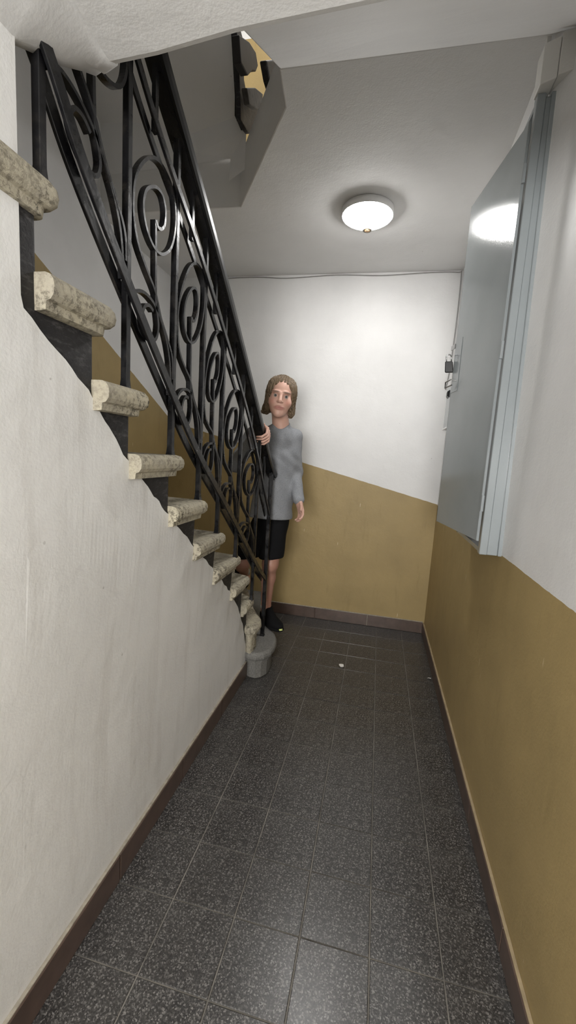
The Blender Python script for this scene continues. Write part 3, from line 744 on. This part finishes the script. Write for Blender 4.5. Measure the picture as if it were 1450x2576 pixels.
handL = snet(hand_field(palmL, fingL, (lp_(.03, 0), tuple(wl+(np.array(El_L)-wl)*.2)), (.020, .022)), wl-np.array([.10, .15, .19]), wl+np.array([.15, .10, .08]), .0032)
def f_core(X, Y, Z):
    l, f = to_l(X, Y); P = (X, Y, Z); lz = l-(Z-1.0)*.09
    d = rcone((lz, f/.62, Z), (0, 0, .95), (0, 0, 1.36), .090, .100)*.8
    for S, E_, W_ in ((Sh_L, El_L, Wr_L), (Sh_R, El_R, Wr_R)):
        d = smin(d, smin(rcone(P, S, E_, .032, .026), rcone(P, E_, W_, .026, .020), .015), .015)
    d = smin(d, rcone(P, (Nb[0]-.01, Nb[1]+.03, 1.36), (Nb[0], Nb[1]+.015, 1.53), .045, .04), .02)
    for H_, K_ in ((Hip_L, Kn_L), (Hip_R, Kn_R)): d = smin(d, rcone(P, (H_[0]*.7-.705*.3, H_[1]+.01, .93), K_, .050, .046), .03)
    return d
core = snet(f_core, (-.98, 2.36, .58), (-.46, 2.97, 1.6), .009)
me, v = mesh_np('body', [head, legs, handR, handL, core])
col = np.tile(np.array([.60, .37, .29, 1.0], np.float32), (len(v), 1))
hx_, hf_, hz2 = hl(v[:, 0], v[:, 1], v[:, 2])
def blend(mask, c):
    m_ = np.clip(mask, 0, 1)[:, None]; col[:, :3] = col[:, :3]*(1-m_)+np.array(c)*m_
lipm = 1.6-np.sqrt((hx_/.024)**2+((hz2+.058)/.0095)**2); blend(np.where((hf_ > .07), lipm*1.4, 0), (.42, .19, .16))
brow = 1.5-np.sqrt(((np.abs(hx_)-.033)/.021)**2+((hz2-.030)/.005)**2); blend(np.where(hf_ > .055, brow*1.3, 0), (.14, .08, .05))
blend(np.where(hf_ > .03, .5*(1.3-np.sqrt(((np.abs(hx_)-.044)/.022)**2+((hz2+.025)/.02)**2)), 0), (.50, .20, .155))
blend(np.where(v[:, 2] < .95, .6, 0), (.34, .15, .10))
ca = me.color_attributes.new('Col', 'FLOAT_COLOR', 'POINT'); ca.data.foreach_set('color', col.ravel())
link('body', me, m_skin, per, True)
for sx in (-1, 1):
    c = hw((sx*.031, .0770, .008)); e = MB()
    rr = .0122
    e.lathe([(rr*math.sin(a)+1e-4, -rr*math.cos(a)) for a in [math.pi*k/10 for k in range(11)]], tuple(c), 16)
    eo = e.build('eye', m_eyew, per, True)
    c2 = Vector(c)+Vector(fd)*.0095
    i_ = MB(); i_.tube([c2, c2+Vector(fd)*.0022, c2+Vector(fd)*.0032], [.0072, .0068, .002], 14); i_.build('iris', m_iris, eo, True)
# --- hair: chin length, swept from a side parting
def f_hair(X, Y, Z):
    P = hl(X, Y, Z); Q = (np.abs(P[0]), P[1], P[2])
    d = ell(P, (0, -.016, .036), (.083, .100, .100))
    d = smin(d, ell(Q, (.068, -.016, -.010), (.019, .046, .075)), .03)
    d = smin(d, ell(P, (0, -.062, -.020), (.070, .046, .085)), .03)
    d = smin(d, ell(Q, (.078, -.022, -.070), (.018, .040, .032)), .02)
    d = smin(d, rcone(Q, (.082, -.02, -.075), (.108, -.012, -.108), .016, .004), .012)
    th = np.arctan2(P[0], P[1]+.02)
    d = d+.0030*np.sin(th*29+9*np.sin(P[2]*24))+.0018*np.sin(th*67+P[2]*50)
    d = smax(d, -(P[2]+.078+.018*np.sin(th*11)+.011*np.sin(th*27+1)), .006)
    face = ell(P, (.004, .108, -.024), (.076, .098, .120))
    face = smin(face, ell(P, (-.004, .085, -.08), (.078, .085, .10)), .02)
    return smax(d, -face, .006)
hair = snet(f_hair, hc-np.array([.16, .16, .18]), hc+np.array([.16, .16, .18]), .0036)
me, v = mesh_np('hair', [hair]); link('hair', me, m_hair, per, True)
# --- shoes and socks
def shoe(An, toe, heel, name):
    toe, heel = np.array(toe), np.array(heel); fx = toe-heel; Lh = np.linalg.norm(fx); fx = fx/Lh; sx = np.cross(fx, [0, 0, 1.]); sx /= np.linalg.norm(sx); up = np.cross(sx, fx)
    def loc(X, Y, Z):
        D = (X-heel[0], Y-heel[1], Z-heel[2]); return tuple(D[0]*q[0]+D[1]*q[1]+D[2]*q[2] for q in (fx, sx, up))
    an = np.array(An); al = loc(*an)
    def fn(X, Y, Z):
        P = loc(X, Y, Z)
        d = ell(P, (Lh*.20, 0, .040), (Lh*.24, .040, .048))
        d = smin(d, ell(P, (Lh*.66, 0, .026), (Lh*.36, .048, .034)), .03)
        d = smin(d, rcone(P, (Lh*.66, 0, .035), (Lh*.30, 0, .085), .030, .034), .02)
        d = smin(d, rcone(P, (Lh*.20, 0, .05), (al[0]*.5+Lh*.12, 0, .095), .036, .038), .02)
        d = smax(d, -ell(P, (Lh*.20, 0, .128), (.050, .030, .026)), .006)
        return smax(d, -.002-P[2], .003)
    lo = np.minimum(toe, heel)-.13; hi = np.maximum(toe, heel)+.13
    me, v = mesh_np(name, [snet(fn, lo, hi, .0045)]); so = link(name, me, m_shoe, per, True)
    def fs(X, Y, Z):
        P = loc(X, Y, Z); w = .040+.010*np.clip(P[0]/Lh, 0, 1)
        d = smin(rcone((P[0], P[1], P[2]*1.9), (Lh*.16, 0, 0.0), (Lh*.70, 0, 0.0), .042, .050), ell(P, (Lh*.82, 0, .004), (Lh*.20, .044, .02)), .02)
        return smax(smax(d, -.006-P[2], .003), P[2]-.016, .003)
    me, v = mesh_np('sole', [snet(fs, lo, hi, .005)]); link('sole', me, m_shoe, so, True)
    c = heel+fx*(Lh*.985)+up*.022
    MB().loft([[tuple(c+fx*a+sx*b+up*z) for a, b, z in ((-.012, -.020, -.016), (.010, -.012, -.016), (.010, .012, -.016), (-.012, .020, -.016))], [tuple(c+fx*a+sx*b+up*z) for a, b, z in ((-.016, -.014, .010), (.004, -.009, .006), (.004, .009, .006), (-.016, .014, .010))]]).build('toe_cap', m_neon, so, bevel=.003)
    h = heel+fx*(-.008)+up*.085
    MB().loft([[tuple(h+fx*a+sx*b+up*z) for a, b in ((-.006, -.014), (.006, -.014), (.006, .014), (-.006, .014))] for z in (-.03, .035)]).build('heel_tab', m_neon, so, bevel=.003)
    ank = np.array(An)
    def fk(X, Y, Z): return rcone((X, Y, Z), tuple(heel+fx*Lh*.22+up*.07), tuple(ank+(ank-(heel+fx*Lh*.22))*.12), .040, .041)
    me, v = mesh_np('sock', [snet(fk, lo, hi, .006)]); link('sock', me, m_sock, per, True)
shoe(An_L, (-.560, 2.672, .178), (-.745, 2.860, .176), 'shoe')
shoe(An_R, (-.935, 2.955, .350), (-1.045, 3.165, .420), 'shoe')
